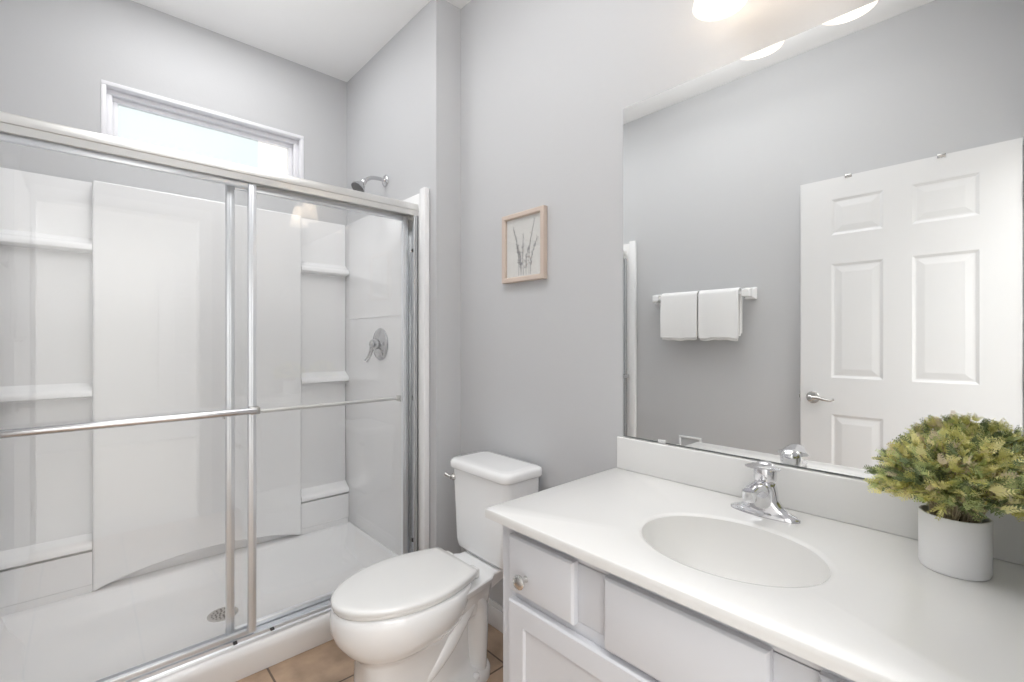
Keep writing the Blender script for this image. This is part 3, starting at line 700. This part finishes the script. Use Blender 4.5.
# ------------------------------------------------------------------ towel bar, towels, paper holder on the towel wall
TBY = YF+.066; TBZ = 1.474
t = thing('wall_towel_bar', 'white ceramic towel bar on the grey wall, seen in the mirror', 'towel bar', (-1.345, YF+.001, TBZ))
b = nb(); bx(b, -1.60, -1.065, TBY-.009, TBY+.009, TBZ-.009, TBZ+.009, .002); obj('bar', b, M['porc'], t)
for x in (-1.612, -1.052):
    b = nb(); q = [Vector((x, 0, 0))]
    def sq(h, d): return [Vector((x-h, YF+d, TBZ-h)), Vector((x+h, YF+d, TBZ-h)), Vector((x+h, YF+d, TBZ+h)), Vector((x-h, YF+d, TBZ+h))]
    loft(b, [sq(.034, .001), sq(.035, .005), sq(.033, .014), sq(.024, .028), sq(.021, .050), sq(.023, .062), sq(.023, .080), sq(.019, .088)])
    obj('post', b, M['porc'], t, bev=.003)
def towel(x0, x1, label, seed):
    rnd = random.Random(seed)
    b = nb(); r = .016
    # folded cloth as an inverted U profile around the bar, several layers thick
    for (off, zl_f, zl_b, dx) in ((0.0, 1.205, 1.230, .006), (.0085, 1.218, 1.245, 0.0)):
        n_x = 14; rings = []
        for i in range(n_x+1):
            s = i/n_x; x = x0+dx+(x1-x0-2*dx)*s; wob = .003*math.sin(s*7+seed)+.002*math.sin(s*17+seed*2)
            ro, ri = r+off+.008, r+off
            prof = []
            for k in range(9): a = PI*k/8; prof.append((math.cos(a), math.sin(a)))
            out = [(ro+wob, zl_f+wob), (ro+.004+wob, (zl_f+TBZ)/2)] + [(c*ro, TBZ+s_*ro) for c, s_ in prof] + [(-ro, zl_b)]
            inn = [(-ri, zl_b)] + [(c*ri, TBZ+s_*ri) for c, s_ in reversed(prof)] + [(ri+.003+wob, (zl_f+TBZ)/2), (ri+wob, zl_f+wob)]
            rings.append([Vector((x, TBY+a, z)) for a, z in out+inn])
        loft(b, rings)
    o = obj('hand_towel', b, M['towel'], ang=60, bev=.003)
    tag(o, label, 'towel', 'folded towels on the towel bar')
towel(-1.566, -1.326, 'folded white hand towel on the towel bar, the one nearer the shower', 1)
towel(-1.318, -1.086, 'folded white hand towel on the towel bar, the one nearer the door', 4)
t = thing('toilet_paper_holder', 'white toilet paper holder low on the grey wall, seen at the mirror bottom', 'paper holder', (-1.415, YF+.001, .53))
b = nb(); ring = [(-1.49, -1.34)]
bx(b, -1.49, -1.34, YF+.001, YF+.010, .585, .600, .003); bx(b, -1.49, -1.34, YF+.001, YF+.010, .455, .470, .003); bx(b, -1.49, -1.475, YF+.001, YF+.010, .470, .585, .003); bx(b, -1.355, -1.34, YF+.001, YF+.010, .470, .585, .003)
obj('holder_plate', b, M['porc'], t)
for x in (-1.487, -1.353):
    b = nb(); bx(b, x, x+.010, YF+.009, YF+.065, .505, .545, .004); obj('holder_arm', b, M['porc'], t)
b = nb(); tube(b, [(-1.478, YF+.048, .525), (-1.352, YF+.048, .525)], .011, 16); obj('roller', b, M['porc'], t)

# ------------------------------------------------------------------ potted plant
PXc, PYc, PR = -0.084, 1.156, 0.0487
t = thing('potted_plant', 'artificial yellow green bush in a white cylindrical pot on the vanity top', 'potted plant', (PXc, PYc, KZ))
b = nb(); z0 = KZ+.0005
lathe(b, [(0.043, 0), (PR-.002, 0.0008), (PR, .006), (PR, .098), (PR-.001, .0995), (PR-.004, .0995), (PR-.005, .097), (PR-.005, .080)], (PXc, PYc, z0), n=56, cap1=False); obj('pot', b, M['pot'], t, ang=50)
b = nb(); lathe(b, [(PR-.0052, .078), (PR-.0052, .084), (.02, .090), (.004, .091)], (PXc, PYc, z0), n=32); obj('soil', b, M['soil'], t)
fol = nb(); stm = nb(); rnd = random.Random(11)
base = Vector((PXc, PYc, z0+.088))
def frond(p, d, ln, mi):
    """flat fern-like tip: a spine with pairs of narrow lobes"""
    d = d.normalized(); up = Vector((rnd.uniform(-1, 1), rnd.uniform(-1, 1), rnd.uniform(.3, 1.2)))
    sd = d.cross(up).normalized(); nn = sd.cross(d)
    k = 5
    for i in range(k):
        s = (i+.3)/k
        q = p+d*ln*s-nn*(ln*.12*s*s)
        for sg in (-1, 1):
            l2 = ln*.46*(1.1-s*.7); dd = (d*.75+sd*sg*.8+nn*rnd.uniform(-.2, .25)).normalized(); w = (dd.cross(nn)).normalized()*l2*.20
            pts = [q, q+dd*l2*.45+w, q+dd*l2, q+dd*l2*.45-w]
            for pt in pts:
                if pt.y > YM-.026: pt.y = YM-.026-rnd.random()*.002
                if pt.x > XR-.004: pt.x = XR-.004-rnd.random()*.002
            vs = [fol.verts.new(x) for x in pts]; fol.faces.new(vs).material_index = mi
    tp = p+d*ln
    w = sd*ln*.06
    pts = [p-w, p+w, tp]
    for pt in pts:
        if pt.y > YM-.026: pt.y = YM-.026
        if pt.x > XR-.004: pt.x = XR-.004
    fol.faces.new([fol.verts.new(x) for x in pts]).material_index = mi
for i in range(340):
    u, v = rnd.random(), rnd.random()
    az = 2*PI*u; el = math.asin(min(1, .02+.98*v))       # hemisphere
    R_ = .107*rnd.uniform(.80, 1.08)
    tip = base+Vector((math.cos(az)*math.cos(el)*R_, math.sin(az)*math.cos(el)*R_*.93, math.sin(el)*.090*rnd.uniform(.85, 1.1)+.052+rnd.uniform(-.022, .012)*math.cos(el)))
    tip.y = min(tip.y, YM-.030); tip.x = min(tip.x, XR-.012)
    root = base+Vector((math.cos(az)*rnd.uniform(.0, .032), math.sin(az)*rnd.uniform(0, .032), 0))
    mid = (root+tip)/2+Vector((math.cos(az)*-.01, math.sin(az)*-.01, .018))
    P = smooth_path([root, mid, tip], 4)
    if i % 2 == 0: tube(stm, P, .0011, 4)
    group_mi = rnd.choices((0, 1, 2, 3, 4), (5, 4, 3, 2.0, 5))[0]
    for j in range(3, len(P)):
        for _ in range(3 if j > 4 else 2):
            q = P[j]; out = (P[j]-P[j-1]).normalized()
            dd = out*1.0+Vector((rnd.uniform(-1, 1), rnd.uniform(-1, 1), rnd.uniform(-.6, .9)))*.85
            mi = group_mi if rnd.random() < .7 else rnd.choices((0, 1, 2, 3, 4), (3, 3, 3, 1.2, 3))[0]
            if j < 5 and rnd.random() < .6: mi = 2
            frond(q, dd, rnd.uniform(.013, .026), mi)
obj('foliage', fol, GREENS, t, smooth=False)
obj('stems', stm, M['stem'], t)
